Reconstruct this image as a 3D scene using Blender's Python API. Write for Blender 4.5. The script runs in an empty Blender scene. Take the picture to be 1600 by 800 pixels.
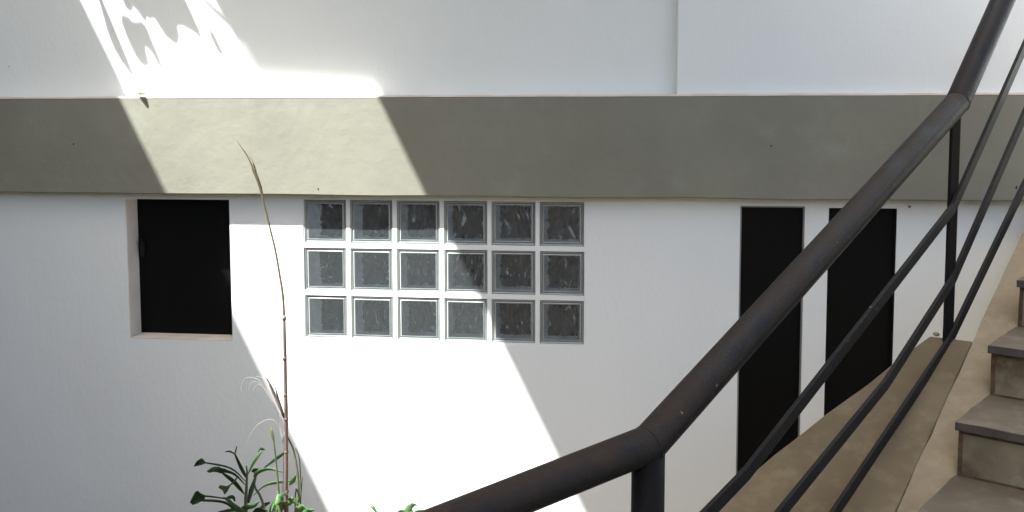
import bpy, bmesh, math, random
from mathutils import Vector, noise
random.seed(7)
sc = bpy.context.scene
col = sc.collection

# ------------------------------------------------------------------ camera
YAW, PIT, ROLL = math.radians(7.062), math.radians(4.547), math.radians(-0.091)
FPX, CY, CAMD, EYE = 1500.0, 300.0, 3.9635, 2.35
_f = Vector((-math.sin(YAW), math.cos(YAW), 0)); _r = Vector((math.cos(YAW), math.sin(YAW), 0)); _u = Vector((0, 0, 1))
WF = _f*math.cos(PIT) - _u*math.sin(PIT); _u2 = _u*math.cos(PIT) + _f*math.sin(PIT)
WR = _r*math.cos(ROLL) + _u2*math.sin(ROLL); WU = -_r*math.sin(ROLL) + _u2*math.cos(ROLL)
CAM = Vector((0, -CAMD, EYE))
cd = bpy.data.cameras.new('camera'); cam = bpy.data.objects.new('camera', cd); col.objects.link(cam)
from mathutils import Matrix
cam.matrix_world = Matrix(((WR.x, WU.x, -WF.x, CAM.x), (WR.y, WU.y, -WF.y, CAM.y), (WR.z, WU.z, -WF.z, CAM.z), (0, 0, 0, 1)))
cd.sensor_width = 36; cd.lens = FPX/1600*36; cd.shift_y = -(400-CY)/1600
cd.clip_start = 0.05; cd.clip_end = 2000
sc.camera = cam

# ------------------------------------------------------------------ light
SUN = Vector((0.487, 0.46, -1.0))                      # direction the sunlight travels
elev = math.asin(1/SUN.length)
w = bpy.data.worlds.new('World'); sc.world = w; w.use_nodes = True
nt = w.node_tree; bg = nt.nodes['Background']; sky = nt.nodes.new('ShaderNodeTexSky')
sky.sky_type = 'NISHITA'; sky.sun_disc = False; sky.sun_elevation = elev
sky.sun_rotation = math.atan2(-SUN.x, -SUN.y) % (2*math.pi); sky.dust_density = 4.8; sky.air_density = 1.0; sky.ozone_density = 1.0
nt.links.new(sky.outputs[0], bg.inputs[0]); bg.inputs[1].default_value = 0.070
sl = bpy.data.lights.new('sun', 'SUN'); sl.energy = 3.35; sl.angle = math.radians(0.53); sl.color = (1.0, .995, .965)
so = bpy.data.objects.new('sun', sl); col.objects.link(so); so.location = (-3, -3, 9)
so.rotation_euler = SUN.to_track_quat('-Z', 'Y').to_euler()
vs = sc.view_settings; vs.view_transform = 'Standard'; vs.look = 'None'; vs.gamma = 1; vs.exposure = 2.6
vs.use_curve_mapping = False
sc.cycles.max_bounces = 10; sc.cycles.diffuse_bounces = 6; sc.cycles.transparent_max_bounces = 12

# ------------------------------------------------------------------ helpers
def ray(u, v): return WR*((u-800)/FPX) + WU*((CY-v)/FPX) + WF
def at_depth(u, v, d): return CAM + ray(u, v)*d
def at_y(u, v, y):
    d = ray(u, v); return CAM + d*((y-CAM.y)/d.y)
def at_plane(u, v, q, n):
    d = ray(u, v); return CAM + d*((q-CAM).dot(n)/d.dot(n))

def link(name, bm, mats, parent=None, smooth=False):
    me = bpy.data.meshes.new(name); bm.normal_update(); bm.to_mesh(me); bm.free()
    for m in (mats if isinstance(mats, (list, tuple)) else [mats]): me.materials.append(m)
    if smooth:
        for p in me.polygons: p.use_smooth = True
    o = bpy.data.objects.new(name, me); col.objects.link(o)
    if parent: o.parent = parent
    return o
def tag(o, label=None, cat=None, group=None, kind=None):
    if label: o['label'] = label
    if cat: o['category'] = cat
    if group: o['group'] = group
    if kind: o['kind'] = kind
    return o
def thing(name, label, cat, group=None, loc=(0, 0, 0)):
    o = bpy.data.objects.new(name, None); col.objects.link(o); o.location = loc; o.empty_display_size = .1
    return tag(o, label, cat, group)
def part(o, p):                                        # parent keeping world-space mesh coordinates
    o.parent = p; o.location = (-p.location.x, -p.location.y, -p.location.z); return o
def box(bm, x0, x1, y0, y1, z0, z1, mi=0):
    vs_ = [bm.verts.new((x, y, z)) for x in (x0, x1) for y in (y0, y1) for z in (z0, z1)]
    for q in ((0, 1, 3, 2), (4, 6, 7, 5), (0, 4, 5, 1), (2, 3, 7, 6), (0, 2, 6, 4), (1, 5, 7, 3)):
        fc = bm.faces.new([vs_[i] for i in q]); fc.material_index = mi
def prism(bm, base, up, mi=0):
    """solid from a polygon (list of Vectors) and an extrusion vector"""
    a = [bm.verts.new(p) for p in base]; b = [bm.verts.new(p+up) for p in base]; n = len(base)
    fs = [bm.faces.new(a[::-1]), bm.faces.new(b)]
    for i in range(n): fs.append(bm.faces.new((a[i], a[(i+1) % n], b[(i+1) % n], b[i])))
    for fc in fs: fc.material_index = mi
    return fs
def tube(bm, pts, rads, seg=12, cap=True, mi=0, miter=True):
    pts = [Vector(p) for p in pts]; rings = []
    n = len(pts)
    if not isinstance(rads, (list, tuple)): rads = [rads]*n
    ref = None
    for i, p in enumerate(pts):
        a = (pts[i]-pts[i-1]).normalized() if i else None
        b = (pts[i+1]-pts[i]).normalized() if i < n-1 else None
        t = ((a or b)+(b or a)).normalized(); base = (a or b)
        if ref is None: ref = base.cross(Vector((0, 0, 1)) if abs(base.z) < .9 else Vector((1, 0, 0))).normalized()
        s = (ref - base*ref.dot(base)).normalized(); k = s.cross(base).normalized(); ref = s
        ring = []
        for j in range(seg):
            an = 2*math.pi*j/seg
            o = (s*math.cos(an)+k*math.sin(an))*rads[i]
            if miter and a and b: o = o - base*(o.dot(t)/base.dot(t))
            ring.append(bm.verts.new(p+o))
        rings.append(ring)
    for i in range(n-1):
        for j in range(seg):
            f_ = bm.faces.new((rings[i][j], rings[i][(j+1) % seg], rings[i+1][(j+1) % seg], rings[i+1][j])); f_.material_index = mi
    if cap:
        bm.faces.new(rings[0][::-1]).material_index = mi; bm.faces.new(rings[-1]).material_index = mi
def flatbar(bm, pts, h, t):
    """rectangular bar swept along pts: height h (vertical), thickness t (sideways)"""
    pts = [Vector(p) for p in pts]; rings = []
    for i, p in enumerate(pts):
        a = (pts[i]-pts[i-1]) if i else None; b = (pts[i+1]-pts[i]) if i < len(pts)-1 else None
        d = ((a.normalized() if a else b.normalized())+(b.normalized() if b else a.normalized())).normalized()
        s = d.cross(Vector((0, 0, 1))).normalized(); k = s.cross(d).normalized()
        rings.append([bm.verts.new(p+s*(t/2*x)+k*(h/2*y)) for x, y in ((-1, -1), (1, -1), (1, 1), (-1, 1))])
    for i in range(len(pts)-1):
        for j in range(4): bm.faces.new((rings[i][j], rings[i][(j+1) % 4], rings[i+1][(j+1) % 4], rings[i+1][j]))
    bm.faces.new(rings[0][::-1]); bm.faces.new(rings[-1])
def bevel(o, wd=.003, seg=2):
    m = o.modifiers.new('bevel', 'BEVEL'); m.width = wd; m.segments = seg; m.limit_method = 'ANGLE'; m.angle_limit = math.radians(35)
    return o

def rough(bm, amp=.0018, cuts=10, sc_=14):
    bmesh.ops.recalc_face_normals(bm, faces=bm.faces)
    bmesh.ops.subdivide_edges(bm, edges=bm.edges[:], cuts=cuts, use_grid_fill=True)
    for v in bm.verts:
        q = v.co*sc_; v.co = v.co+Vector((noise.noise(q), noise.noise(q+Vector((9, 2, 5))), noise.noise(q*1.3+Vector((3, 8, 1)))))*amp
    return bm
# ------------------------------------------------------------------ materials
def mat(name, color, rough=.8, spec=.3, var=None, vscale=3., bump=0, bscale=20., detail=4, metallic=0, stretch=None,
        stains=(), bump2=0, b2scale=2.):
    m = bpy.data.materials.new(name); m.use_nodes = True; t = m.node_tree; N = t.nodes; L = t.links
    b = N['Principled BSDF']; b.inputs['Roughness'].default_value = rough; b.inputs['Specular IOR Level'].default_value = spec
    b.inputs['Metallic'].default_value = metallic; b.inputs['Base Color'].default_value = (*color, 1)
    tc = N.new('ShaderNodeTexCoord'); src = tc.outputs['Object']
    if stretch:
        mp = N.new('ShaderNodeMapping'); mp.inputs['Scale'].default_value = stretch; L.new(src, mp.inputs[0]); src = mp.outputs[0]
    def nz(scale, det, rg=.55):
        n = N.new('ShaderNodeTexNoise'); n.inputs['Scale'].default_value = scale; n.inputs['Detail'].default_value = det
        n.inputs['Roughness'].default_value = rg; L.new(src, n.inputs['Vector']); return n.outputs['Fac']
    cur = None
    if var:
        r = N.new('ShaderNodeValToRGB'); r.color_ramp.elements[0].position = .32; r.color_ramp.elements[1].position = .68
        r.color_ramp.elements[0].color = (*color, 1); r.color_ramp.elements[1].color = (*var, 1)
        L.new(nz(vscale, detail), r.inputs[0]); cur = r.outputs[0]
    for (c2, sc2, lo, hi, amt) in stains:
        r = N.new('ShaderNodeMapRange'); r.inputs['From Min'].default_value = lo; r.inputs['From Max'].default_value = hi
        r.inputs['To Max'].default_value = amt
        L.new(nz(sc2, 6, .62), r.inputs[0]); mx = N.new('ShaderNodeMix'); mx.data_type = 'RGBA'
        L.new(r.outputs[0], mx.inputs[0])
        if cur: L.new(cur, mx.inputs[6])
        else: mx.inputs[6].default_value = (*color, 1)
        mx.inputs[7].default_value = (*c2, 1); cur = mx.outputs[2]
    if cur: L.new(cur, b.inputs['Base Color'])
    prev = None
    for st, s_, dist in ((bump, bscale, .004), (bump2, b2scale, .02)):
        if st:
            bp = N.new('ShaderNodeBump'); bp.inputs['Strength'].default_value = st; bp.inputs['Distance'].default_value = dist
            L.new(nz(s_, 5), bp.inputs['Height'])
            if prev: L.new(prev, bp.inputs['Normal'])
            prev = bp.outputs[0]
    if prev: L.new(prev, b.inputs['Normal'])
    return m

M = {}
M['white'] = mat('white_paint_plaster', (.705, .757, .750), .75, .2, var=(.675, .73, .725), vscale=1.2, bump=.3, bscale=55, bump2=.25, b2scale=4,
                 stains=(((.62, .60, .55), 2.3, .60, .80, .25),), stretch=(1, 1, .6))
M['ledge'] = mat('ledge_paint', (.76, .72, .66), .8, .2, var=(.66, .58, .50), vscale=9, bump=.4, bscale=40)
M['reveal'] = mat('reveal_paint', (.72, .70, .66), .8, .2, var=(.62, .60, .57), vscale=6, bump=.2, bscale=50)
M['sill'] = mat('bare_pink_plaster', (.56, .50, .43), .85, .2, var=(.66, .60, .54), vscale=9, bump=.4, bscale=40)
M['band'] = mat('taupe_paint', (.212, .217, .174), .7, .3, var=(.182, .184, .148), vscale=2.2, bump=.3, bscale=22, bump2=.35, b2scale=4,
                stains=(((.25, .262, .222), 6, .55, .75, .5), ((.155, .148, .115), 3.1, .62, .78, .35)))
M['dark'] = mat('unlit_room', (.012, .012, .012), .9, .05)  # near-black colour stands in for the darkness indoors
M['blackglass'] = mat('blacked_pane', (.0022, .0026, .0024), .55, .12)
M['greyframe'] = mat('grey_frame_paint', (.20, .20, .20), .5, .4)
M['concrete'] = mat('old_concrete', (.182, .143, .084), .85, .25, var=(.138, .106, .060), vscale=5, bump=.5, bscale=60, bump2=.3, b2scale=9,
                    stains=(((.28, .22, .14), 12, .5, .7, .5), ((.10, .075, .045), 4, .54, .76, .65), ((.16, .13, .085), 40, .5, .7, .5)))
M['concrete_pale'] = mat('pale_sandy_concrete', (.32, .260, .175), .88, .22, var=(.258, .204, .135), vscale=6, bump=.55, bscale=70, bump2=.3, b2scale=9,
                    stains=(((.43, .35, .23), 14, .5, .7, .5), ((.22, .16, .10), 5, .54, .76, .6), ((.30, .23, .15), 45, .5, .7, .5)))
M['riser'] = mat('riser_concrete', (.235, .22, .145), .8, .25, var=(.13, .115, .078), vscale=7, bump=.4, bscale=50,
                 stains=(((.075, .052, .03), 5.5, .48, .62, .85), ((.36, .35, .28), 11, .56, .75, .5)))
M['tread'] = mat('tread_stone', (.150, .120, .080), .75, .3, var=(.115, .091, .060), vscale=8, bump=.35, bscale=60,
                 stains=(((.25, .21, .15), 15, .52, .7, .4), ((.10, .08, .055), 6, .52, .72, .5)))
M['joint'] = mat('dirty_mortar', (.21, .165, .12), .9, .1, var=(.14, .11, .08), vscale=20, bump=.6, bscale=80)
M['grime_shade'] = mat('grimy_joint_and_shade', (.05, .036, .024), .9, .1, var=(.12, .085, .055), vscale=30)
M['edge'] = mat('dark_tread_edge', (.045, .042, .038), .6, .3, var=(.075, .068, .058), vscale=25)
M['painted_glint'] = mat('glass_painted_glint', (.52, .56, .55), .2, .6)  # pale ring colour paints the light along the bevel
M['soil'] = mat('soil', (.11, .075, .05), .95, .1, var=(.07, .05, .035), vscale=5, bump=.9, bscale=30)
M['paving'] = mat('paving', (.30, .27, .23), .85, .2, var=(.24, .215, .185), vscale=3, bump=.4, bscale=30)
M['roof'] = mat('roof_paint', (.72, .71, .69), .85, .2)
# railing paint with rusty wear along the top of the pipe
def paint(name, wear):
    m = mat(name, (.011, .0135, .016), .5, .15, bump=.35, bscale=120)
    t = m.node_tree; N = t.nodes; L = t.links; b = N['Principled BSDF']
    g = N.new('ShaderNodeTexCoord'); n = N.new('ShaderNodeTexNoise'); n.inputs['Scale'].default_value = 9; n.inputs['Detail'].default_value = 9
    n.inputs['Roughness'].default_value = .68; L.new(g.outputs['Object'], n.inputs['Vector'])
    sp = N.new('ShaderNodeSeparateXYZ'); L.new(g.outputs['Normal'], sp.inputs[0])
    ad = N.new('ShaderNodeMath'); ad.operation = 'MULTIPLY_ADD'; L.new(sp.outputs[2], ad.inputs[0]); ad.inputs[1].default_value = .30
    L.new(n.outputs['Fac'], ad.inputs[2])
    mr = N.new('ShaderNodeMapRange'); mr.inputs['From Min'].default_value = .52; mr.inputs['From Max'].default_value = .80; mr.inputs['To Max'].default_value = wear
    L.new(ad.outputs[0], mr.inputs[0])
    mx = N.new('ShaderNodeMix'); mx.data_type = 'RGBA'; L.new(mr.outputs[0], mx.inputs[0])
    mx.inputs[6].default_value = (.011, .0135, .016, 1); mx.inputs[7].default_value = (.040, .027, .019, 1)
    # pale chips
    n2 = N.new('ShaderNodeTexNoise'); n2.inputs['Scale'].default_value = 75; n2.inputs['Detail'].default_value = 3; L.new(g.outputs['Object'], n2.inputs['Vector'])
    n3 = N.new('ShaderNodeTexNoise'); n3.inputs['Scale'].default_value = 4; L.new(g.outputs['Object'], n3.inputs['Vector'])
    mu = N.new('ShaderNodeMath'); mu.operation = 'MULTIPLY'; L.new(n2.outputs['Fac'], mu.inputs[0]); L.new(n3.outputs['Fac'], mu.inputs[1])
    r2 = N.new('ShaderNodeMapRange'); r2.inputs['From Min'].default_value = .425; r2.inputs['From Max'].default_value = .47; L.new(mu.outputs[0], r2.inputs[0])
    mx2 = N.new('ShaderNodeMix'); mx2.data_type = 'RGBA'; L.new(r2.outputs[0], mx2.inputs[0]); L.new(mx.outputs[2], mx2.inputs[6])
    mx2.inputs[7].default_value = (.22, .15, .10, 1); L.new(mx2.outputs[2], b.inputs['Base Color'])
    rr = N.new('ShaderNodeMapRange'); rr.inputs['To Min'].default_value = .38; rr.inputs['To Max'].default_value = .75; L.new(mr.outputs[0], rr.inputs[0])
    L.new(rr.outputs[0], b.inputs['Roughness'])
    return m
M['rail'] = paint('worn_railing_paint', .7)
M['bar'] = paint('railing_bar_paint', .35)
M['post'] = mat('post_paint', (.007, .007, .0075), .6, .12, bump=.2, bscale=80)
def leafmat(name, c, c2):
    m = mat(name, c, .45, .4, var=c2, vscale=14, bump=.2, bscale=40)
    b = m.node_tree.nodes['Principled BSDF']; N = m.node_tree.nodes; L = m.node_tree.links
    tr = N.new('ShaderNodeBsdfTranslucent'); tr.inputs[0].default_value = (c2[0]*1.6, c2[1]*1.9, c2[2], 1)
    ms = N.new('ShaderNodeMixShader'); ms.inputs[0].default_value = .22; L.new(b.outputs[0], ms.inputs[1]); L.new(tr.outputs[0], ms.inputs[2])
    L.new(ms.outputs[0], N['Material Output'].inputs[0]); return m
M['leaf'] = leafmat('dark_leaf', (.020, .050, .020), (.038, .086, .030))
M['leaf2'] = leafmat('sunlit_leaf', (.075, .155, .060), (.12, .22, .085))  # paler copy of the leaf green, sunlight put into the colour
M['stem'] = mat('green_stem', (.06, .085, .03), .6, .3, var=(.10, .10, .05), vscale=20)
M['cane'] = mat('reddish_cane', (.075, .043, .036), .55, .35, var=(.17, .12, .10), vscale=16, stretch=(1, 1, .35))
M['dry'] = mat('dry_grass', (.075, .060, .035), .8, .2, var=(.12, .095, .055), vscale=30)
M['pale'] = mat('bleached_tendril', (.34, .33, .31), .7, .2)
# glass block: patterned glass over a dark room
def glassmat():
    m = bpy.data.materials.new('pressed_glass'); m.use_nodes = True; N = m.node_tree.nodes; L = m.node_tree.links
    b = N['Principled BSDF']; N.remove(b)
    tc = N.new('ShaderNodeTexCoord')
    mp = N.new('ShaderNodeMapping'); mp.inputs['Scale'].default_value = (1, 1, .55); L.new(tc.outputs['Object'], mp.inputs[0])
    n = N.new('ShaderNodeTexNoise'); n.inputs['Scale'].default_value = 22; n.inputs['Detail'].default_value = 2.5; n.inputs['Distortion'].default_value = 1.6
    L.new(mp.outputs[0], n.inputs['Vector'])
    bp = N.new('ShaderNodeBump'); bp.inputs['Strength'].default_value = .9; bp.inputs['Distance'].default_value = .01; L.new(n.outputs['Fac'], bp.inputs['Height'])
    gl = N.new('ShaderNodeBsdfGlossy'); gl.inputs['Roughness'].default_value = .12; gl.inputs['Color'].default_value = (.9, .95, 1, 1); L.new(bp.outputs[0], gl.inputs['Normal'])
    tr = N.new('ShaderNodeBsdfTransparent'); tr.inputs[0].default_value = (.85, .885, .89, 1)
    df = N.new('ShaderNodeBsdfDiffuse'); df.inputs[0].default_value = (.75, .85, .90, 1)
    fr = N.new('ShaderNodeFresnel'); fr.inputs['IOR'].default_value = 1.5; L.new(bp.outputs[0], fr.inputs['Normal'])
    a = N.new('ShaderNodeMixShader'); L.new(fr.outputs[0], a.inputs[0]); L.new(tr.outputs[0], a.inputs[1]); L.new(gl.outputs[0], a.inputs[2])
    c = N.new('ShaderNodeMixShader'); c.inputs[0].default_value = .042; L.new(a.outputs[0], c.inputs[1]); L.new(df.outputs[0], c.inputs[2])
    L.new(c.outputs[0], N['Material Output'].inputs[0]); return m
M['glass'] = glassmat()
def innermat():
    """the back glass of a block, the light streaks of its ripples painted into a dark colour"""
    m = bpy.data.materials.new('rippled_back_glass'); m.use_nodes = True; N = m.node_tree.nodes; L = m.node_tree.links
    b = N['Principled BSDF']; tc = N.new('ShaderNodeTexCoord')
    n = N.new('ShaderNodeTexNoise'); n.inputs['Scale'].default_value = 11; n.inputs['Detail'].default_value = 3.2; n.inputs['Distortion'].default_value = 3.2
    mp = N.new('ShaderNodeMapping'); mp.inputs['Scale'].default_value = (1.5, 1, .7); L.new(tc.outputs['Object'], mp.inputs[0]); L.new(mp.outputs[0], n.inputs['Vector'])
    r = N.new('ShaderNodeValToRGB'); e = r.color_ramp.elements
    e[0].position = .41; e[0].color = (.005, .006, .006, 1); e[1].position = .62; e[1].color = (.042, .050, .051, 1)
    x = e.new(.69); x.color = (.50, .54, .55, 1)  # pale stop paints light caught in the ripples
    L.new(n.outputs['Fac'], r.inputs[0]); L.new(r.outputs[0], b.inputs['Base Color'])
    b.inputs['Roughness'].default_value = .25
    bp = N.new('ShaderNodeBump'); bp.inputs['Strength'].default_value = .6; bp.inputs['Distance'].default_value = .006; L.new(n.outputs['Fac'], bp.inputs['Height']); L.new(bp.outputs[0], b.inputs['Normal'])
    return m
M['inner'] = innermat()
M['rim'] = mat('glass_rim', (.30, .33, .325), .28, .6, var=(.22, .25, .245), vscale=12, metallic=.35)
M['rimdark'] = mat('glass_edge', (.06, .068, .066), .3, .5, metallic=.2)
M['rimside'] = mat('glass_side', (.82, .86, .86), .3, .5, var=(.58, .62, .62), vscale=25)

# ------------------------------------------------------------------ the ground
bm = bmesh.new(); s = 400
bm.faces.new([bm.verts.new(p) for p in ((-s, -s, 0), (s, -s, 0), (s, s, 0), (-s, s, 0))])
tag(link('ground', bm, M['paving']), kind='structure')
bm = bmesh.new()
bed = [(-3.6, -2.0), (.5, -2.0), (1.0, -.3), (1.0, -.002), (-3.6, -.002)]
prism(bm, [Vector((x, y, .0)) for x, y in bed], Vector((0, 0, .06)))
tag(link('planting_bed', bm, M['soil']), kind='structure')

# ------------------------------------------------------------------ the house: wall, band, windows, roof
house = thing('house', 'white plastered house wall with taupe band, small dark windows and glass blocks', 'house')
Z0 = EYE
BT, BB = Z0+.0775, Z0-.334                # top and bottom of the band
BD = .065                                 # how far the band stands out
X0, X1 = -7.0, 4.2
WIN = [(-2.206, -1.727, Z0-.985, Z0-.362), (.443, .698, .55, Z0-.366), (.791, 1.054, .55, Z0-.371)]
GX0, GX1, GZ0, GZ1 = -1.397, -.186, Z0-.967, Z0-.353
holes = WIN + [(GX0, GX1, GZ0, GZ1)]
def holed_wall(bm, x0, x1, z0, z1, y0, y1, holes):
    xs = sorted({x0, x1, *[h[0] for h in holes], *[h[1] for h in holes]}); zs = sorted({z0, z1, *[h[2] for h in holes], *[h[3] for h in holes]})
    cache = {}
    def V(x, y, z):
        k = (round(x, 5), round(y, 5), round(z, 5))
        if k not in cache: cache[k] = bm.verts.new((x, y, z))
        return cache[k]
    def solid(i, j):
        if i < 0 or j < 0 or i >= len(xs)-1 or j >= len(zs)-1: return False
        cx, cz = (xs[i]+xs[i+1])/2, (zs[j]+zs[j+1])/2
        return not any(h[0] < cx < h[1] and h[2] < cz < h[3] for h in holes)
    for i in range(len(xs)-1):
        for j in range(len(zs)-1):
            if not solid(i, j): continue
            a, b, c, d = xs[i], xs[i+1], zs[j], zs[j+1]
            bm.faces.new((V(a, y0, c), V(b, y0, c), V(b, y0, d), V(a, y0, d)))
            bm.faces.new((V(a, y1, c), V(a, y1, d), V(b, y1, d), V(b, y1, c)))
            if not solid(i-1, j): bm.faces.new((V(a, y0, c), V(a, y0, d), V(a, y1, d), V(a, y1, c)))
            if not solid(i+1, j): bm.faces.new((V(b, y0, c), V(b, y1, c), V(b, y1, d), V(b, y0, d)))
            if not solid(i, j-1): bm.faces.new((V(a, y0, c), V(a, y1, c), V(b, y1, c), V(b, y0, c)))
            if not solid(i, j+1): bm.faces.new((V(a, y0, d), V(b, y0, d), V(b, y1, d), V(a, y1, d)))
bm = bmesh.new(); holed_wall(bm, X0, X1, -.1, BT-.03, 0, .16, holes)
link('lower_wall', bm, M['white'], house)
UZ = 13.6
bm = bmesh.new(); box(bm, X0, .1805, .015, .20, BT-.028, UZ)
link('upper_wall', bm, M['white'], house)
bm = bmesh.new(); box(bm, .1805, X1, -.038, .20, BT-.028, UZ)
o = bevel(link('upper_wall', bm, M['white'], house), .004); o['label'] = 'upper wall section standing further out to the right'
# the band, its lower edge a little uneven
bm = bmesh.new()
n = 180; fr_, bk_ = [], []
for i in range(n+1):
    x = X0+(X1-X0)*i/n
    wob = .0035*noise.noise(Vector((x*2.3, 0, 0)))+.002*noise.noise(Vector((x*11, 3, 0)))
    wot = .0016*noise.noise(Vector((x*4, 9, 0)))
    wy = .0030*noise.noise(Vector((x*1.7, 5, 0)))
    col_ = [bm.verts.new(p) for p in ((x, -.0005, BB+wob+.002), (x, -BD+wy+.004, BB+wob), (x, -BD+wy, BB+wob+.005), (x, -BD+wy, BT+wot-.004), (x, -BD+wy+.004, BT+wot), (x, -.0005, BT+wot))]
    fr_.append(col_)
for i in range(n):
    for j in range(6):
        bm.faces.new((fr_[i][j], fr_[i+1][j], fr_[i+1][(j+1) % 6], fr_[i][(j+1) % 6]))
link('band', bm, M['band'], house, smooth=False)
# thin painted lip on top of the band
bm = bmesh.new()
rows = []
for i in range(n+1):
    x = X0+(X1-X0)*i/n; wot = .0016*noise.noise(Vector((x*4, 9, 0))); wy = .0030*noise.noise(Vector((x*1.7, 5, 0)))
    e = .002*noise.noise(Vector((x*9, 1, 4)))
    zb = BT+wot-.001; zt = zb+.0085+e
    yb = .0148 if x < .18 else -.0382
    rows.append([bm.verts.new(p) for p in ((x, yb, zb), (x, -BD+wy-.001, zb), (x, -BD+wy-.001, zt), (x, yb, zt+.002))])
for i in range(n):
    for j in range(4): bm.faces.new((rows[i][j], rows[i+1][j], rows[i+1][(j+1) % 4], rows[i][(j+1) % 4]))
link('ledge', bm, M['ledge'], house)
# nail holes and specks on the band
for u, v, r in ((14, 104, .0030), (115, 225, .0040), (1205, 228, .0036), (1588, 293, .0042), (497, 295, .003)):
    p = at_y(u, v, -BD-.002 if v > 150 else .0145); bm = bmesh.new()
    bmesh.ops.create_icosphere(bm, subdivisions=1, radius=r)
    for v_ in bm.verts:
        v_.co = Vector((v_.co.x*.7, v_.co.y*.5, v_.co.z*1.5))*(1+random.uniform(-.2, .2))+p
    link('nail_hole', bm, M['dark'], house)
# small lumps of render under / over the band
p = at_y(1421, 323, -.006); bm = bmesh.new(); bmesh.ops.create_icosphere(bm, subdivisions=1, radius=.006)
for v_ in bm.verts: v_.co += p
link('nail', bm, M['joint'], house)
# dark interior behind the openings
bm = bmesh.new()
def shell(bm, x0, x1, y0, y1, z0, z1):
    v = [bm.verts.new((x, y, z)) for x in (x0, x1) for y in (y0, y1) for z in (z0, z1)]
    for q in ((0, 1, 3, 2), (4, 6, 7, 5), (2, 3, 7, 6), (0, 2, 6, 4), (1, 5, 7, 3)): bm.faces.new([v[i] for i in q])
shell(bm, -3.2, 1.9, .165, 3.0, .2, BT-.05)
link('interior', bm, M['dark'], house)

# left window
wx0, wx1, wz0, wz1 = WIN[0]
win = thing('window', None, None); win.parent = house; win['label'] = 'small square dark window with deep reveal at the left'
REV = .098
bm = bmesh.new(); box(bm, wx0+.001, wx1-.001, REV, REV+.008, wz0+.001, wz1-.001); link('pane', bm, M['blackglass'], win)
bm = bmesh.new(); box(bm, wx0+.0005, wx1-.0005, .0015, REV-.0005, wz0+.0002, wz0+.006); bevel(link('sill', bm, M['sill'], win), .002)
bm = bmesh.new(); box(bm, wx0+.0002, wx0+.004, .0015, REV-.0005, wz0+.0065, wz1-.0002); link('jamb', bm, M['reveal'], win)
bm = bmesh.new()
pa = at_y(224, 390, REV-.004)
box(bm, pa.x-.012, pa.x+.006, REV-.012, REV-.001, pa.z-.03, pa.z+.035)
box(bm, pa.x-.004, pa.x+.004, REV-.024, REV-.010, pa.z-.012, pa.z+.05)
bevel(link('latch', bm, mat('latch_black', (.012, .012, .012), .6, .2), win), .002)
# two narrow slot windows at the right
for k, (a, b, c, d) in enumerate(WIN[1:]):
    wn = thing('window', None, None); wn.parent = house
    wn['label'] = 'tall narrow dark window, left one of the pair' if k == 0 else 'tall narrow dark window, right one of the pair'
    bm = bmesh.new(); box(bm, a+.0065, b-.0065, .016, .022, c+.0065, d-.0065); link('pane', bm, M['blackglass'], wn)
    bm = bmesh.new()
    for q in ((a+.0003, a+.006, c, d), (b-.006, b-.0003, c, d)): box(bm, q[0], q[1], .004, .03, q[2]+.0003, q[3]-.0003)
    for q in ((a+.0062, b-.0062, c, c+.006), (a+.0062, b-.0062, d-.006, d)): box(bm, q[0], q[1], .004, .03, q[2]+.0003, q[3]-.0003)
    link('frame', bm, M['greyframe'] if k == 0 else M['dark'], wn)

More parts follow.
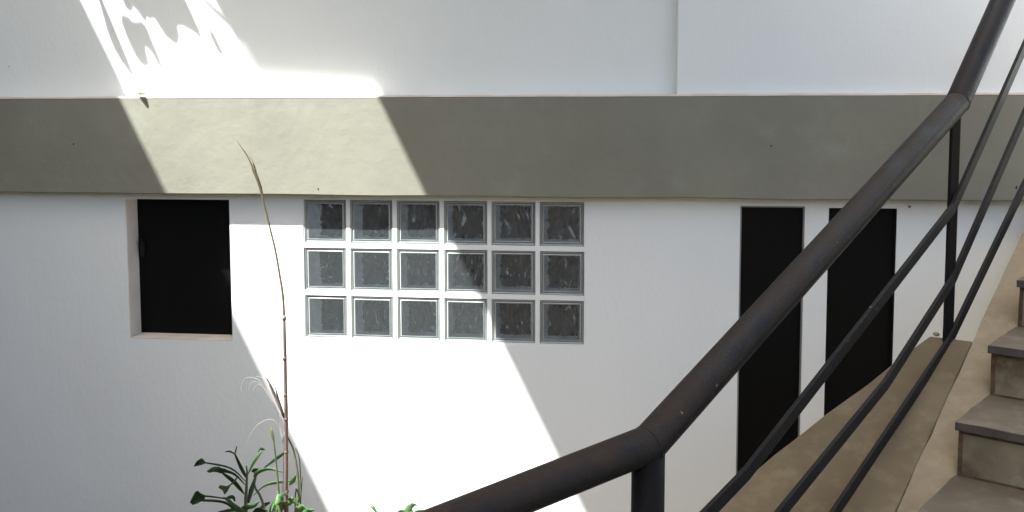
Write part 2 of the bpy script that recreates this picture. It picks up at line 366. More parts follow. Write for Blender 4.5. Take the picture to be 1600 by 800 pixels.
# glass block window: 6 x 3 blocks in white mortar
gb = thing('glass_block_window', None, None); gb.parent = house; gb['label'] = 'panel of eighteen rippled glass blocks set in white mortar'
PITX, PITZ, BS = .2036, .2070, .187
def ringquads(bm, r0, y0, r1, y1, mi, cx, cz):
    a = [bm.verts.new((cx+sx*r0, y0, cz+sz*r0)) for sx, sz in ((-1, -1), (1, -1), (1, 1), (-1, 1))]
    b = [bm.verts.new((cx+sx*r1, y1, cz+sz*r1)) for sx, sz in ((-1, -1), (1, -1), (1, 1), (-1, 1))]
    for i in range(4):
        bm.faces.new((a[i], a[(i+1) % 4], b[(i+1) % 4], b[i])).material_index = mi
centres = []
for r_ in range(3):
    for c_ in range(6):
        cx = GX0+.003+BS/2+c_*PITX+random.uniform(-.0012, .0012); cz = GZ1-.004-BS/2-r_*PITZ+random.uniform(-.0012, .0012)
        centres.append((cx, cz)); h = BS/2
        bm = bmesh.new()
        tilt = random.uniform(-.0015, .0015)
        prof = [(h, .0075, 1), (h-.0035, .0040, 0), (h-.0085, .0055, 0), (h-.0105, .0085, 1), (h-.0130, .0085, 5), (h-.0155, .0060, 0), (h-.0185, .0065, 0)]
        ringquads(bm, h, .07, h, .0075, 1, cx, cz)
        for (a0, a1, m0), (b0, b1, m1) in zip(prof[:-1], prof[1:]): ringquads(bm, a0, a1, b0, b1, m0, cx, cz)
        g = h-.0185
        # front pane (patterned glass)
        bm.faces.new([bm.verts.new((cx+sx*g, .0065, cz+sz*g)) for sx, sz in ((-1, -1), (1, -1), (1, 1), (-1, 1))]).material_index = 2
        # moulded glass sides, uneven where they meet the back glass
        N_ = 14
        prev = None; first = None; back = []
        seq = []
        for side in range(4):
            for i in range(N_):
                t_ = -1+2*i/N_
                seq.append([(t_, -1), (1, t_), (-t_, 1), (-1, -t_)][side])
        front = [bm.verts.new((cx+x*g, .0068, cz+z*g)) for x, z in seq]
        for i, (x, z) in enumerate(seq):
            amt = .006+.010*abs(noise.noise(Vector((x*2.2+c_*7.1, z*2.2+r_*5.3, 1.7))))
            if x == -1 or (abs(x) > .9 and x < 0): amt += (.026, .012, .008, .004, .003, .002)[c_]+.016*abs(noise.noise(Vector((z*3.3+r_*2, c_*3.7, 8))))*(1.9 if c_ == 0 else .6)
            bx = x*(g-amt) if abs(x) > .7 or True else x*g
            back.append(bm.verts.new((cx+x*(g-amt), .052, cz+z*(g-(.004+.010*abs(noise.noise(Vector((x*3+c_, z*3+r_*3, 4)))))))))
        L_ = len(seq)
        for i in range(L_): bm.faces.new((front[i], front[(i+1) % L_], back[(i+1) % L_], back[i])).material_index = 3
        cvert = bm.verts.new((cx, .058, cz))
        for i in range(L_): bm.faces.new((back[i], back[(i+1) % L_], cvert)).material_index = 4
        blk = link('glass_block', bm, [M['rim'], M['rimdark'], M['glass'], M['rimside'], M['inner'], M['painted_glint']], gb)
bm = bmesh.new()   # mortar: grid with holes
hs = [(cx-BS/2, cx+BS/2, cz-BS/2, cz+BS/2) for cx, cz in centres]
# columns share x, rows share z only roughly, so mortar is made as bars between blocks
h = BS/2
for r_ in range(3):
    rowc = centres[r_*6:(r_+1)*6]; zt = GZ1-.0004 if r_ == 0 else None
    xs = [GX0+.0004]+[None]*6
    for c_ in range(7):
        a = GX0+.0004 if c_ == 0 else rowc[c_-1][0]+h-.0012
        b = GX1-.0004 if c_ == 6 else rowc[c_][0]-h+.0012
        zc = GZ1-.004-BS/2-r_*PITZ
        box(bm, a, b, .0032, .075, zc-h-.0005, zc+h+.0005)
zs = [GZ1-.004-BS/2-r_*PITZ for r_ in range(3)]
for a, b in ((zs[0]+h-.0010, GZ1-.0004), (zs[1]+h-.0010, zs[0]-h+.0010), (zs[2]+h-.0010, zs[1]-h+.0010), (GZ0+.0004, zs[2]-h+.0010)):
    box(bm, GX0+.0004, GX1-.0004, .0024, .0752, a, b)
link('mortar', bm, M['white'], gb)

UP0 = Vector((0, 0, 1))
# unseen roof slabs overhead, edges set so their gap shapes the sun patch
H = 4.8
xl = -1.725+.487*1.361-.487*H; xr = -.533+.487*1.38-.487*H
bm = bmesh.new(); box(bm, -5.69, xl, -8.0, .0145, H, H+.14); link('roof', bm, M['roof'], house)
def up_to(H_, p):                     # follow the sunlight back up from a wall point to height H_
    t = (H_-p.z); return Vector((p.x-SUN.x*t, p.y-SUN.y*t, H_))
pe = up_to(H, at_y(385, 95, .015)); ye2 = -SUN.y*(H-2.70); ye = ye2; H2 = 13.0; pe2 = up_to(H2, at_y(385, 95, .015)); xr2 = -.533+.487*1.38-.487*H2
bm = bmesh.new()
prism(bm, [Vector((x, y, H)) for x, y in ((xr, -6.0), (.5, -6.0), (.5, -.0385), (.1, -.0385), (.1, .0145), (pe.x, .0145), (pe.x, ye2), (xr, ye2))], Vector((0, 0, .14)))
link('roof', bm, M['roof'], house)

bm = bmesh.new(); prism(bm, [Vector(v) for v in ((pe2.x-.01, -SUN.y*(H2-2.480), H2), (xr2+.14, -SUN.y*(H2-2.425), H2), (xr2+.14, .0145, H2), (pe2.x-.01, .0145, H2))], UP0*.14)  # slab added high up to soften the shade edge above the ledge
o = link('roof', bm, M['roof'], house); o['label'] = 'added high slab, unseen, shading the upper wall above the ledge'
# ------------------------------------------------------------------ the staircase
SC = .92
P = CAM + (Vector((1.16940168, -.72326103, 1.6049459))-CAM)*SC
PHI = .58241648; T = .34246582*SC; RS = .16954575*SC
hd = Vector((math.sin(PHI), math.cos(PHI), 0)); lf = Vector((-math.cos(PHI), math.sin(PHI), 0)); UP = Vector((0, 0, 1))
Q = P-UP*RS; pn = (hd*T+UP*RS).cross(lf).normalized()
if pn.z < 0: pn = -pn
stair = thing('staircase', 'concrete staircase climbing beside the white wall at the lower right', 'staircase', loc=tuple(P-UP*P.z))
WID = 1.25
def S(a, l, z): return P+hd*a+lf*l+UP*(z-P.z)          # along, left, height
def onslope(a, l, dz=0): return Q+hd*a+UP*(a*RS/T+dz)+lf*l
KLO, KHI = -5, 3
for k in range(KLO+1, KHI):
    a0 = k*T; zt = P.z+k*RS
    jl = random.uniform(-.002, .002)
    bm = bmesh.new()
    prism(bm, [S(a0+.014, -.001+jl, zt-RS-.004), S(a0+.014, -WID, zt-RS-.004), S(a0+T+.012, -WID, zt-RS-.004), S(a0+T+.012, -.001+jl, zt-RS-.004)], UP*(RS-.024+.004))
    o2 = S(a0+.0125, -.006+jl, zt-RS+.0005)     # dirty joints beside and below the riser
    prism(bm, [S(a0+.0115, .0015+jl, zt-RS), S(a0+.0115, -.010+jl, zt-RS), S(a0+.03, -.010+jl, zt-RS), S(a0+.03, .0015+jl, zt-RS)], UP*(RS-.0245), 1)
    prism(bm, [S(a0+.009, .001+jl, zt-RS-.002), S(a0+.009, -WID, zt-RS-.002), S(a0+.03, -WID, zt-RS-.002), S(a0+.03, .001+jl, zt-RS-.002)], UP*.0065, 1)
    prism(bm, [S(a0+.006, -.001+jl, zt-.034), S(a0+.006, -WID, zt-.034), S(a0+.03, -WID, zt-.034), S(a0+.03, -.001+jl, zt-.034)], UP*.0105, 1)  # dark strip painting the shade under the nosing
    rough(bm)
    st = part(link('step', bm, [M['riser'], M['grime_shade']]), stair); bevel(st, .003)
    bm = bmesh.new()
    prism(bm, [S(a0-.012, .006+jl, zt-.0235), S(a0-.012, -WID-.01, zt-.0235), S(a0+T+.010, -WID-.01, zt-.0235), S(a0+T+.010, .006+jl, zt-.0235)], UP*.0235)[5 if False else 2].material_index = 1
    rough(bm, .0022, 16)
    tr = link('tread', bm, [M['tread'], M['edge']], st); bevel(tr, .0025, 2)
# the pale sloping side slab
bm = bmesh.new()
al, ah = KLO*T+.02, 1.02
prism(bm, [onslope(al, .115, -.012), onslope(al, -WID, -.012), onslope(ah, -WID, -.012), onslope(ah, .115, -.012)][::-1], -pn*.15)
rough(bm, .004, 40, 8)
part(bevel(link('side_slab', bm, M['concrete_pale']), .004), stair)
# the brown flared wing the railing stands on
bm = bmesh.new()
wing_px = [(1515.5, 533), (1453, 525), (1405, 560), (1356, 600), (1290, 647), (1253, 677), (1210, 710), (1175, 740), (1137, 778)]
wp = [at_plane(u, v, Q-pn*.012, pn) for u, v in wing_px]
lo = wp[-1]-hd*.45-UP*(.45*RS/T)+lf*.06; wp.append(lo); 
lb = onslope(al, .1152, -.012); aa = (lo-P).dot(hd)
wp.append(onslope(aa, .1155, -.012)); wp[0] = onslope((wp[0]-P).dot(hd), .1155, -.012)
prism(bm, wp, -pn*.10)
bmesh.ops.recalc_face_normals(bm, faces=bm.faces)
part(bevel(link('side_wing', bm, M['concrete']), .004), stair)
# small dab of render at the end of the wing
p = at_plane(1463, 522, Q-pn*.012, pn); bm = bmesh.new(); bmesh.ops.create_icosphere(bm, subdivisions=2, radius=.010)
for v_ in bm.verts: v_.co = Vector((v_.co.x*1.1, v_.co.y, v_.co.z*.7))*(1+.25*noise.noise(v_.co*90))+p
part(link('mortar_lump', bm, M['concrete_pale']), stair)
ZL = P.z+KLO*RS
# landing the photographer stands on
b1 = at_depth(1013, 694, 1.985)
rail0 = at_depth(780, 786.5, 1.83); dseg = (rail0-b1); dseg.z = 0; far = b1+dseg.normalized()*1.5
bm = bmesh.new()
A1 = S(KLO*T+.02, -WID, ZL); A2 = S(KLO*T+.02, .2, ZL); 
prism(bm, [Vector((p_.x, p_.y, ZL-.14)) for p_ in (A2, Vector((b1.x-.06, b1.y+.08, 0)), Vector((far.x, far.y+.1, 0)), Vector((far.x, -5.8, 0)), Vector((2.4, -5.8, 0)), Vector((A1.x+.3, A1.y, 0)), A1)], UP*.14)
bmesh.ops.recalc_face_normals(bm, faces=bm.faces)
part(link('landing', bm, M['concrete']), stair)
bm = bmesh.new()
for cx, cy in ((far.x+.3, -5.4), (2.0, -5.4), (far.x+.35, far.y-.2), (1.2, -3.6)): bm = bmesh.new(); box(bm, cx-.1, cx+.1, cy-.1, cy+.1, 0, ZL-.141); part(link('landing_pillar', bm, M['concrete']), stair)

# ------------------------------------------------------------------ the railing
rl = thing('stair_railing', 'dark worn steel pipe handrail with flat lower bars beside the staircase', 'railing', loc=(b1.x, b1.y, ZL))
base = at_plane(1483, 530, Q-pn*.012, pn)
# bend above the second post, vertically over its foot
dr = ray(1496, 160); tt = ((base-CAM).x*dr.x+(base-CAM).y*dr.y)/(dr.x**2+dr.y**2)
b2 = CAM+dr*tt; b2depth = (b2-CAM).dot(WF)
b3 = at_depth(1567, 0, b2depth*1.055); b3 = b2+(b3-b2)*1.3
b0 = b1+(rail0-b1)*(1.5/dseg.length)
bm = bmesh.new(); tube(bm, [b0, b1, b2, b3], .0385, seg=40)
for e in bm.edges: e.smooth = True
top = part(link('top_rail', bm, M['rail'], smooth=True), rl)
m_ = top.modifiers.new('edge', 'EDGE_SPLIT'); m_.split_angle = math.radians(14)
for b_, r_ in ((b1, .0395), (b2, .0392)):     # weld beads on the mitres
    d0 = (b_-(b0 if b_ is b1 else b1)).normalized(); d1 = ((b2 if b_ is b1 else b3)-b_).normalized(); nn = (d0+d1).normalized()
    s_ = d0.cross(UP).normalized(); k_ = s_.cross(d0); bm = bmesh.new(); pts = []
    for j in range(37):
        an = 2*math.pi*j/36; o_ = (s_*math.cos(an)+k_*math.sin(an))*.0382
        o_ = o_-d0*(o_.dot(nn)/d0.dot(nn)); pts.append(b_+o_)
    tube(bm, pts[:-1]+[pts[0]], [.0016+.0006*random.random() for _ in pts], seg=6, cap=False, miter=False)
    part(link('weld', bm, M['rail'], smooth=True), rl)
bm = bmesh.new(); tube(bm, [b1+Vector((0, 0, -.02)), Vector((b1.x, b1.y, ZL-.02))], .0345, seg=32)
part(link('post', bm, M['post'], smooth=True), rl)
bm = bmesh.new(); tube(bm, [b0+Vector((0.03, 0, -.02)), Vector((b0.x+.03, b0.y, ZL-.02))], .0345, seg=24)
part(link('post', bm, M['post'], smooth=True), rl)
# second post: flat bar
def vbar(bm, foot, topz, wdt, th, d):
    s_ = d.normalized(); t_ = s_.cross(UP).normalized()
    prism(bm, [foot+s_*(wdt/2*x)+t_*(th/2*y) for x, y in ((-1, -1), (1, -1), (1, 1), (-1, 1))], UP*(topz-foot.z))
pd = Vector((1, .55, 0)).normalized()
bm = bmesh.new(); vbar(bm, base-UP*.01+Vector((-.004, 0, 0)), b2.z-.03, .036, .012, pd)
part(bevel(link('post', bm, M['post']), .0015), rl)
# three flat bars below the handrail, all in its vertical plane
def onv(u, v, p0, p1):
    d = (p1-p0); n_ = Vector((d.y, -d.x, 0)).normalized(); return at_plane(u, v, p0+n_*.006, n_)
drop = b2-b1
for (pts2, topu) in (([(1166, 740), (1489, 325)], (1600, 75)), ([(1384, 600), (1489, 436)], (1600, 181)), ([(1305, 800), (1483, 534)], (1600, 291))):
    a = onv(*pts2[0], b1, b2); m2 = onv(*pts2[1], b1, b2)
    offs = b2.z-m2.z
    c3 = onv(*topu, b2, b3); c3 = m2+(c3-m2)*1.25
    # lower end: under the first bend
    lowp = Vector((b1.x, b1.y, b1.z-offs)); n_ = Vector(((b2-b1).y, -(b2-b1).x, 0)).normalized()
    if pts2[0][0] == 1166: g_ = onv(1108, 800, b1, b2)
    elif pts2[0][0] == 1384: g_ = onv(1221, 800, b1, b2)
    else: g_ = onv(1240, 900, b1, b2)
    tdir = (g_-a) if pts2[0][0] != 1305 else (a-m2)
    fr2 = (Vector((b1.x-g_.x, b1.y-g_.y, 0)).length)/Vector((tdir.x, tdir.y, 0)).length
    e_ = g_+tdir*fr2*.98
    e_.z = max(e_.z, ZL+.06)
    bm = bmesh.new(); flatbar(bm, [b0-UP*(b1.z-e_.z)+Vector((0.02, 0, 0)), e_, g_, a, m2, c3], .034, .012)
    part(bevel(link('bar', bm, M['bar']), .0015), rl)

# ------------------------------------------------------------------ plants
YP = -.95
def leaf(bm, pts, widths, mi=0, fold=.25, side=None):
    """curved blade along pts, slightly folded along its midrib"""
    pts = [Vector(p) for p in pts]; prev = None
    for i, p in enumerate(pts):
        d = ((pts[min(i+1, len(pts)-1)]-pts[max(i-1, 0)])).normalized()
        s_ = side.normalized() if side else d.cross(Vector((0, 1, .25))).normalized()
        s_ = (s_-d*s_.dot(d)).normalized(); nrm = d.cross(s_).normalized(); wd_ = widths[i]/2
        row = [bm.verts.new(p-s_*wd_+nrm*wd_*fold), bm.verts.new(p), bm.verts.new(p+s_*wd_+nrm*wd_*fold)]
        if prev:
            for j in range(2): bm.faces.new((prev[j], prev[j+1], row[j+1], row[j])).material_index = mi
        prev = row
def spline(ctrl, n=10):
    c = [Vector(p) for p in ctrl]; c = [c[0]*2-c[1]]+c+[c[-1]*2-c[-2]]; out = []
    m_ = len(c)-3
    for i in range(n+1):
        t = i/n*m_; k = min(int(t), m_-1); t -= k; a, b, d, e = c[k:k+4]
        out.append(.5*((2*b)+(d-a)*t+(2*a-5*b+4*d-e)*t*t+(-a+3*b-3*d+e)*t**3))
    return out
def solid(o, th=.0012):
    m = o.modifiers.new('thickness', 'SOLIDIFY'); m.thickness = th; m.offset = 0; return o
def P2(u, v, dy=0): return at_y(u, v, YP+dy)
# bushy plant with long drooping leaves
YP = -.40
g0 = P2(388, 800); shrub = thing('leafy_shrub', 'dark green shrub with long leaves drooping at the tips, left of the tall cane', 'plant', loc=(g0.x, g0.y, .06))
bm = bmesh.new()
tube(bm, spline([(g0.x-.03, YP, .055), (g0.x-.01, YP, .5), P2(384, 800), P2(385, 765), P2(386, 740), P2(385, 728)], 14), [.011-.0006*i for i in range(15)], seg=8)
tube(bm, spline([(g0.x-.03, YP, .3), (g0.x+.06, YP+.03, .7), P2(415, 812, .03), P2(409, 780, .03), P2(398, 760, .03), P2(400, 742, .03)], 12), [.008-.0004*i for i in range(13)], seg=8)
part(link('stem', bm, M['stem'], smooth=True), shrub)
# each leaf: control points (pixel u, v, depth offset) and blade widths, material
LV = [
 ([(386, 748, 0), (377, 730, -.02), (367, 709, -.05)], [.006, .018, .02, .016, .008], 0), ([(367, 709, -.05), (359, 705, -.06), (352, 706, -.06)], [.008, .010, .004], 0),
 ([(367, 709, -.05), (369, 702, -.05), (370, 697, -.05)], [.006, .007, .004], 0),
 ([(387, 742, 0), (397, 722, .02), (409, 704, .02)], [.004, .012, .014, .010], 1), ([(404, 706, .02), (409, 701, .02), (414, 703, .02)], [.006, .018, .004], 0),
 ([(384, 752, 0), (360, 731, -.04), (318, 722, -.12)], [.004, .008, .010, .012, .008], 0), 
 ([(383, 757, 0), (366, 740, -.05), (344, 733, -.1)], [.006, .010, .016, .022, .026], 0), ([(371, 744, -.02), (368, 750, -.04), (361, 757, -.06)], [.008, .008, .008], 0), ([(352, 735, -.08), (340, 734, -.1), (326, 737, -.11)], [.026, .036, .024, .012, .012], 0),
 ([(382, 772, 0), (366, 752, -.03), (347, 738, -.06)], [.005, .022, .026, .022, .01], 0),
 
 ([(372, 800, -.02), (350, 784, -.08), (310, 781, -.15)], [.012, .018, .018, .016, .014], 0), 
 
 ([(352, 779, -.05), (335, 776, -.1), (312, 774, -.15)], [.010, .012, .010], 0),
 ([(388, 786, 0), (393, 766, .02), (400, 744, .04)], [.010, .020, .024, .018, .010], 0),
 ([(398, 746, .02), (402, 738, -.02), (420, 732, -.06), (442, 738, -.10)], [.012, .020, .018, .014, .004], 1),
 ([(396, 738, .02), (398, 734, .01), (404, 733, 0)], [.02, .02, .01], 0),
 ([(400, 742, .04), (424, 722, .08), (446, 706, .10)], [.004, .006, .014, .018, .010], 0),
 ([(396, 774, .02), (415, 758, 0), (436, 753, -.04), (456, 752, -.1)], [.003, .006, .016, .014, .006], 1),
 ([(352, 780, -.10), (360, 782, -.16), (376, 800, -.22)], [.012, .050, .040, .030, .010], 1), ([(376, 800, -.1), (385, 792, -.14), (396, 790, -.16), (405, 783, -.18)], [.006, .030, .026, .02, .006], 1),
 ([(382, 812, -.1), (376, 795, -.2), (366, 786, -.3)], [.02, .045, .04, .02, .01], 1), ([(352, 779, -.1), (364, 776, -.1), (367, 784, -.1)], [.01, .024, .004], 0),
 ([(378, 806, 0), (368, 796, -.05), (340, 800, -.1)], [.012, .024, .026, .02, .006], 0),
 ([(420, 812, 0), (428, 790, -.02), (440, 778, -.04), (450, 774, -.06)], [.008, .026, .036, .03, .012], 1), ([(432, 806, 0), (442, 790, -.1), (455, 788, -.15)], [.01, .03, .02, .006], 1),
 ([(392, 812, 0), (404, 796, -.08), (418, 798, -.12)], [.01, .03, .03, .008], 0), ([(398, 808, .03), (412, 790, .05), (422, 785, .06)], [.01, .02, .02, .008], 0),
 ([(352, 812, -.05), (330, 806, -.1), (310, 815, -.15)], [.01, .03, .03, .008], 0),
]
for ctrl, wd_, mi in LV:
    pts = spline([P2(u, v, dy) for u, v, dy in ctrl], 8)
    ws = [wd_[min(len(wd_)-1, int(i/8*(len(wd_)-1)))]*(1-(i/8*(len(wd_)-1))%1)+wd_[min(len(wd_)-1, int(i/8*(len(wd_)-1))+1)]*((i/8*(len(wd_)-1))%1) for i in range(9)]
    bm = bmesh.new(); leaf(bm, pts, [q*(.84 if mi else .80) for q in ws], fold=.35)
    part(solid(link('leaf', bm, M['leaf2'] if mi else M['leaf'], smooth=True)), shrub)
def flag(px_, dy, bend=.02):               # a drooping, curled leaf tip
    bm = bmesh.new(); cu = sum(q[0] for q in px_)/len(px_); vv = []
    for u, v in px_: vv.append(bm.verts.new(P2(u, v, dy+bend*abs(u-cu)/10-.01*noise.noise(Vector((u*.3, v*.3, 0))))))
    f_ = bm.faces.new(vv); bmesh.ops.triangulate(bm, faces=[f_]); bmesh.ops.subdivide_edges(bm, edges=bm.edges[:], cuts=1, use_grid_fill=True)
    part(solid(link('leaf_tip', bm, M['leaf'], smooth=True), .0015), shrub)
flag([(302.5, 729.5), (305, 724), (308, 720), (314.5, 716), (318, 718), (322, 723.5), (316, 726), (310, 727)], -.12)
flag([(296.5, 785), (299.5, 779), (305, 768.5), (309, 767), (314, 771), (320.5, 774), (320, 780.5), (308.5, 786.5), (301, 789)], -.15)
flag([(341, 762), (344, 758), (355, 759.5), (362, 755), (355, 768.5), (350.5, 773), (348, 766)], -.06)
flag([(323, 736), (325, 738), (332, 735.5), (344.5, 737), (350.5, 733), (341.5, 729), (332.5, 729.5)], -.10)
for i in range(26):                        # foliage below the frame
    z0 = random.uniform(.15, .50); an = random.uniform(0, 6.28); ln = random.uniform(.18, .34)
    a = Vector((g0.x+random.uniform(-.03, .05), YP, z0)); d = Vector((math.cos(an), math.sin(an)*.8, 0))
    pts = spline([a, a+d*ln*.5+UP*ln*.35, a+d*ln+UP*ln*.1], 6)
    bm = bmesh.new(); leaf(bm, pts, [.008, .02, .036, .044, .04, .024, .004])
    part(solid(link('leaf', bm, M['leaf'] if i % 3 else M['leaf2'], smooth=True)), shrub)

# tall cane
YP = -.95
c0 = P2(446, 800); cane = thing('tall_cane', 'tall thin reddish cane bending left at its feathery tip', 'plant', loc=(c0.x, c0.y, .06))
bm = bmesh.new()
cp = [(c0.x+.03, YP, .055), (c0.x+.015, YP, .5), P2(447.5, 800), P2(447, 735), P2(447, 680), P2(447, 640), P2(446, 600), P2(445.5, 560), P2(444.5, 520), P2(444, 492)]
pts = spline(cp, 40); tube(bm, pts, [.0085-.0001*i for i in range(41)], seg=10)
for u, v in ((447.5, 768), (447, 706), (447, 655), (446, 617), (445, 560), (444, 497)):
    c = P2(u, v); tube(bm, [c-UP*.006, c, c+UP*.006], [.0062, .0088 if v > 640 else .0070, .0060], seg=10)
part(link('stalk', bm, M['cane'], smooth=True), cane)
bm = bmesh.new()
pts = spline([P2(444, 497), P2(442, 462), P2(437, 430), P2(431, 395), P2(424, 365), P2(414, 325), P2(407, 298), P2(398, 270), P2(387, 245), P2(378, 231), P2(369, 218)], 40)
tube(bm, pts, [.0042-.00006*i if i < 30 else .0024-.00018*(i-30) for i in range(41)], seg=8)
part(link('whip', bm, M['dry'], smooth=True), cane)
for ctrl, wds in (([(409, 303, 0), (398, 270, 0), (388, 246, 0), (372, 223, .01)], [.003, .007, .006, .004, .002]), ([(408, 300, 0), (401, 272, .01), (395, 252, .02), (389, 244, .03)], [.003, .006, .005, .003, .001]),
                  ([(411, 306, 0), (404, 280, -.01), (398, 262, -.02)], [.004, .009, .006, .003, .001]), ([(413, 318, 0), (406, 290, -.01), (392, 262, -.02)], [.002, .007, .007, .004, .001])):
    pts = spline([P2(*q) for q in ctrl], 8); ws = [wds[min(4, int(i/2))]*(1-(i/2) % 1)+wds[min(4, int(i/2)+1)]*((i/2) % 1) for i in range(9)]
    bm = bmesh.new(); leaf(bm, pts, ws, fold=.5); part(solid(link('blade', bm, M['dry'], smooth=True), .0008), cane)
for ctrl, wds in (([(445, 655, 0), (435, 630, -.01), (425, 605, -.02), (414, 588, -.03)], [.004, .009, .008, .006, .002]), ([(445, 652, 0), (438, 632, -.01), (433, 615, -.01), (429, 601, -.01)], [.003, .008, .007, .005, .002]),
                  ([(444, 655, 0), (432, 626, -.01), (424, 608, -.02), (418, 590, -.02)], [.003, .006, .006, .005, .002])):
    pts = spline([P2(*q) for q in ctrl], 8); ws = [wds[min(4, int(i/2))]*(1-(i/2) % 1)+wds[min(4, int(i/2)+1)]*((i/2) % 1) for i in range(9)]
    bm = bmesh.new(); leaf(bm, pts, ws, fold=.5); part(solid(link('side_shoot', bm, M['cane'], smooth=True), .0008), cane)
for ctrl, mt_, r_ in (([(438, 820, .05), (436, 780, .05), (433, 740, .05), (429, 700, .05), (424, 668, .05)], 'stem', .0042), ([(467, 820, .05), (467, 780, .05), (465, 740, .05), (459, 705, .05), (451, 686, .03), (447, 676, 0)], 'stem', .0040),
                      ([(470, 800, .06), (471, 765, .06), (473, 745, .06)], 'dry', .0022), ([(461, 800, .03), (470, 780, .03), (468, 720, .03), (462, 700, .03)], 'dry', .0024)):
    cc = [P2(*q) for q in ctrl]; cc = [Vector((c0.x+.03, YP+.03, .055))]+cc
    bm = bmesh.new(); tube(bm, spline(cc, 24), [r_*(1.25-.03*i) for i in range(25)], seg=8); part(link('side_stem', bm, M[mt_], smooth=True), cane)
for ctrl in ([(424, 668, .05), (425, 676, .05), (428, 690, .05)],):
    pts = spline([P2(*q) for q in ctrl], 4); bm = bmesh.new(); leaf(bm, pts, [.001, .008, .011, .009, .005]); part(solid(link('blade', bm, M['stem'], smooth=True)), cane)
# bright small leaves at the foot of the cane
for ctrl, wds in (([(446, 790, 0), (436, 783, -.04), (424, 800, -.1)], [.01, .04, .05, .03, .01]), ([(448, 770, 0), (440, 774, -.05), (430, 790, -.08)], [.006, .022, .034, .02, .004]),
                  ([(450, 788, 0), (458, 780, 0), (466, 790, 0)], [.008, .022, .026, .018, .004]), ([(452, 758, 0), (458, 750, -.02), (462, 742, -.03)], [.003, .012, .018, .012, .004]),
                  ([(470, 815, 0), (480, 800, -.02), (492, 796, -.03)], [.006, .026, .026, .014, .003]), ([(462, 806, 0), (472, 792, -.02), (484, 798, -.03)], [.006, .022, .026, .014, .003])):
    pts = spline([P2(*q) for q in ctrl], 8); ws = [wds[min(4, int(i/2))]*(1-(i/2) % 1)+wds[min(4, int(i/2)+1)]*((i/2) % 1) for i in range(9)]
    bm = bmesh.new(); leaf(bm, pts, ws); part(solid(link('leaf', bm, M['leaf2'], smooth=True)), cane)
# bleached dry tendrils
td = thing('dry_tendril', 'thin bleached grass tendrils arching left of the cane in front of the shaded wall', 'dry grass', loc=(c0.x-.05, YP, .06))
root = Vector((c0.x-.05, YP-.03, .055))
for ctrl in ([(434, 664, 0), (422, 655, 0), (404, 662, 0), (393, 675, 0), (386, 690, 0), (385, 700, 0)], [(432, 640, 0), (410, 600, 0), (395, 590, 0), (382, 592, 0), (377, 603, 0), (376, 612, 0)],
             [(432, 640, 0), (412, 606, 0), (400, 596, 0), (391, 600, 0), (388, 612, 0)], [(432, 640, 0), (415, 612, 0), (408, 602, 0), (399, 603, 0), (396, 611, 0)],
             [(440, 650, 0), (425, 612, 0), (412, 592, 0), (400, 588, 0)]):
    cc = [root]+[P2(443, 730, -.03), P2(441, 690, -.03)]+[P2(u, v, -.03) for u, v, _ in ctrl]
    bm = bmesh.new(); tube(bm, spline(cc, 40), [.0005 if i > 12 else .0010 for i in range(41)], seg=5); part(link('blade', bm, M['pale'], smooth=True), td)

# small seedlings poking up at the bottom edge
def seedling(label, u0, v0, leaves, y=-.9):
    q = at_y(u0, v0, y); t = thing('seedling', label, 'plant', 'seedlings at the foot of the wall', loc=(q.x, q.y, .06))
    bm = bmesh.new(); tube(bm, spline([(q.x+.01, y, .055), (q.x, y+.01, q.z*.5), q], 8), [.004-.0003*i for i in range(9)], seg=6)
    part(link('stem', bm, M['stem'], smooth=True), t)
    for ctrl, wds, mi in leaves:
        pts = spline([at_y(a, b, y) for a, b in ctrl], 6); ws = [wds[0]+(wds[1]-wds[0])*math.sin(math.pi*min(1, .08+i/6)) for i in range(7)]
        bm = bmesh.new(); leaf(bm, pts, ws); part(solid(link('leaf', bm, M['leaf2'] if mi else M['leaf'], smooth=True)), t)
seedling('tiny pale sprout low in front of the sunlit wall, between cane and handrail', 590, 802, [([(590, 803), (584, 795), (577, 789)], (.002, .009), 1), ([(590, 802), (583, 790), (575, 787)], (.002, .004), 1)])
seedling('small bright green sprout at the bottom just left of the handrail', 640, 808, [([(640, 808), (636, 798), (645, 788), (652, 790)], (.003, .022), 1), ([(640, 806), (628, 798), (618, 803)], (.003, .014), 1), ([(641, 808), (652, 800), (662, 797)], (.003, .016), 0), ([(640, 808), (644, 800), (640, 793)], (.003, .012), 1)])
seedling('low green sprout showing only its leaf tips between shrub and handrail', 610, 812, [([(610, 812), (604, 803), (598, 801)], (.003, .014), 1), ([(611, 812), (616, 803), (622, 800)], (.003, .012), 0)])

# leafy branch hanging from the roof edge above the view: it throws the dappled shade on the upper wall
br = thing('hanging_branch', 'leafy branch hanging from the roof gap above the view, throwing dappled shade', 'plant', loc=(pe.x, ye, H))
SH = [[(152, -6), (160, 20), (168, 50), (178, 75), (190, 96), (205, 117), (211, 121), (201, 108), (189, 88), (181, 60), (172, 35), (162, 10), (158, -6)],
      [(190, 22), (203, 27), (212, 44), (217, 48), (220, 33), (228, 40), (239, 67), (249, 90), (257, 113), (247, 101), (238, 83), (227, 72), (230, 88), (234, 103), (226, 105), (214, 92), (204, 72), (195, 50), (189, 34)],
      [(184, -14), (197, 13), (206, 19), (209, 10), (218, 22), (228, 36), (230, 26), (236, 31), (241, 28), (250, 42), (258, 56), (270, 66), (278, 71), (281, 56), (277, 42), (285, 40), (286, 22), (296, 36), (306, 52), (316, 63), (312, 48), (300, 22), (284, -14)],
      [(325, 42), (335, 54), (345, 75), (351, 88), (342, 83), (331, 62)]]
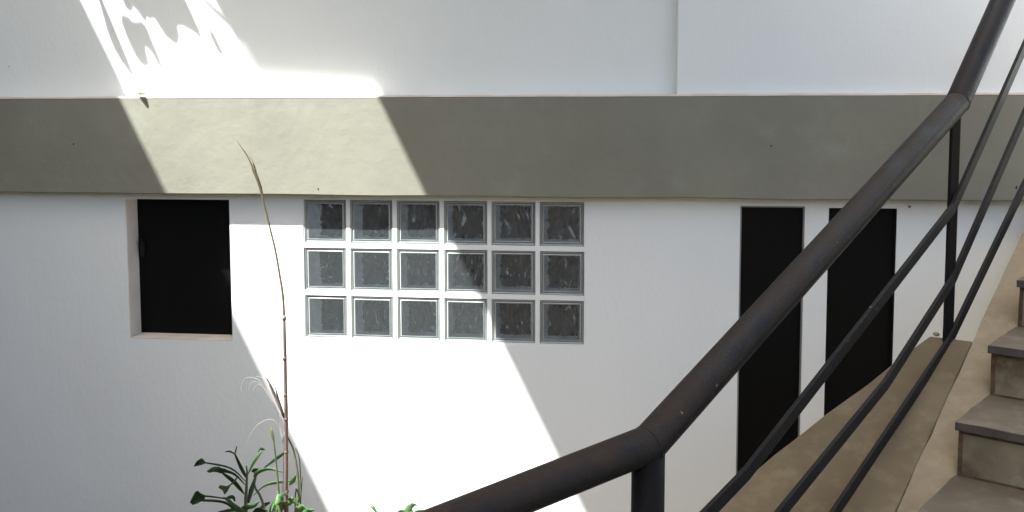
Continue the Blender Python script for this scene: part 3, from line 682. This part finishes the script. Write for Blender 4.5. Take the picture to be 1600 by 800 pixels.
for i, poly in enumerate(SH):
    tl = (.95, 1.15, 1.05, .85)[i]
    bm = bmesh.new(); vv = []
    for u, v in poly:
        q = at_y(u, v, .015); q = q-SUN*tl
        q = q+SUN*(.06*noise.noise(Vector((u*.02, v*.02, i)))); vv.append(bm.verts.new(q))
    f_ = bm.faces.new(vv); bmesh.ops.triangulate(bm, faces=[f_])
    part(solid(link('leaf', bm, M['leaf']), .002), br)
bm = bmesh.new()
qq = [at_y(u, v, .015)-SUN*1.05 for u, v in ((156, -4), (230, -14), (290, -14))]
topq = Vector((pe.x, ye+.02, H+.02))
for q in qq: tube(bm, spline([topq, (topq+q)*.5+Vector((.05, .02, .1)), q], 10), [.008-.0004*k for k in range(11)], seg=7)
q = at_y(325, 43, .015)-SUN*.85; tube(bm, spline([qq[2], (qq[2]+q)*.5+Vector((0, -.02, .02)), q], 8), .0025, seg=6)
part(link('stem', bm, M['stem'], smooth=True), br)
# added chip on the ledge, shaped to cast the little dark wedge on the band
q = at_y(220, 149, -BD-.004); bm = bmesh.new()
prism(bm, [q+Vector(v) for v in ((-.020, .008, .002), (-.004, -.026, .004), (.006, -.024, .004), (.019, .006, .002), (.018, .03, .002), (-.018, .03, .002))], UP*.012)
part(bevel(link('shadow_chip', bm, M['ledge']), .003), house)

# ------------------------------------------------------------------ the rest of the courtyard and added side walls, out of view
bm = bmesh.new(); box(bm, -7, 6, -8.3, -8.1, 0, 3.6)
tag(link('courtyard_wall', bm, M['paving']), 'plain sandy courtyard wall behind the viewer', 'wall')
bm = bmesh.new(); box(bm, -5.9, -5.7, -8.09, -.01, 0, 4.95)  # added wall, dark and tall to dim the left side
tag(link('added_side_wall', bm, mat('dark_render', (.05, .052, .045))), 'added dark wall, unseen at the left, cutting the light there', 'wall')

bm = bmesh.new(); box(bm, 5.2, 5.4, -8.09, -.01, 0, 3.4)  # added wall, a reflector for warm bounce light
tag(link('added_side_wall', bm, mat('ochre_paint', (.27, .195, .115), .85, .2, var=(.23, .165, .10))), 'added ochre wall, unseen at the right, bouncing warm light', 'wall')
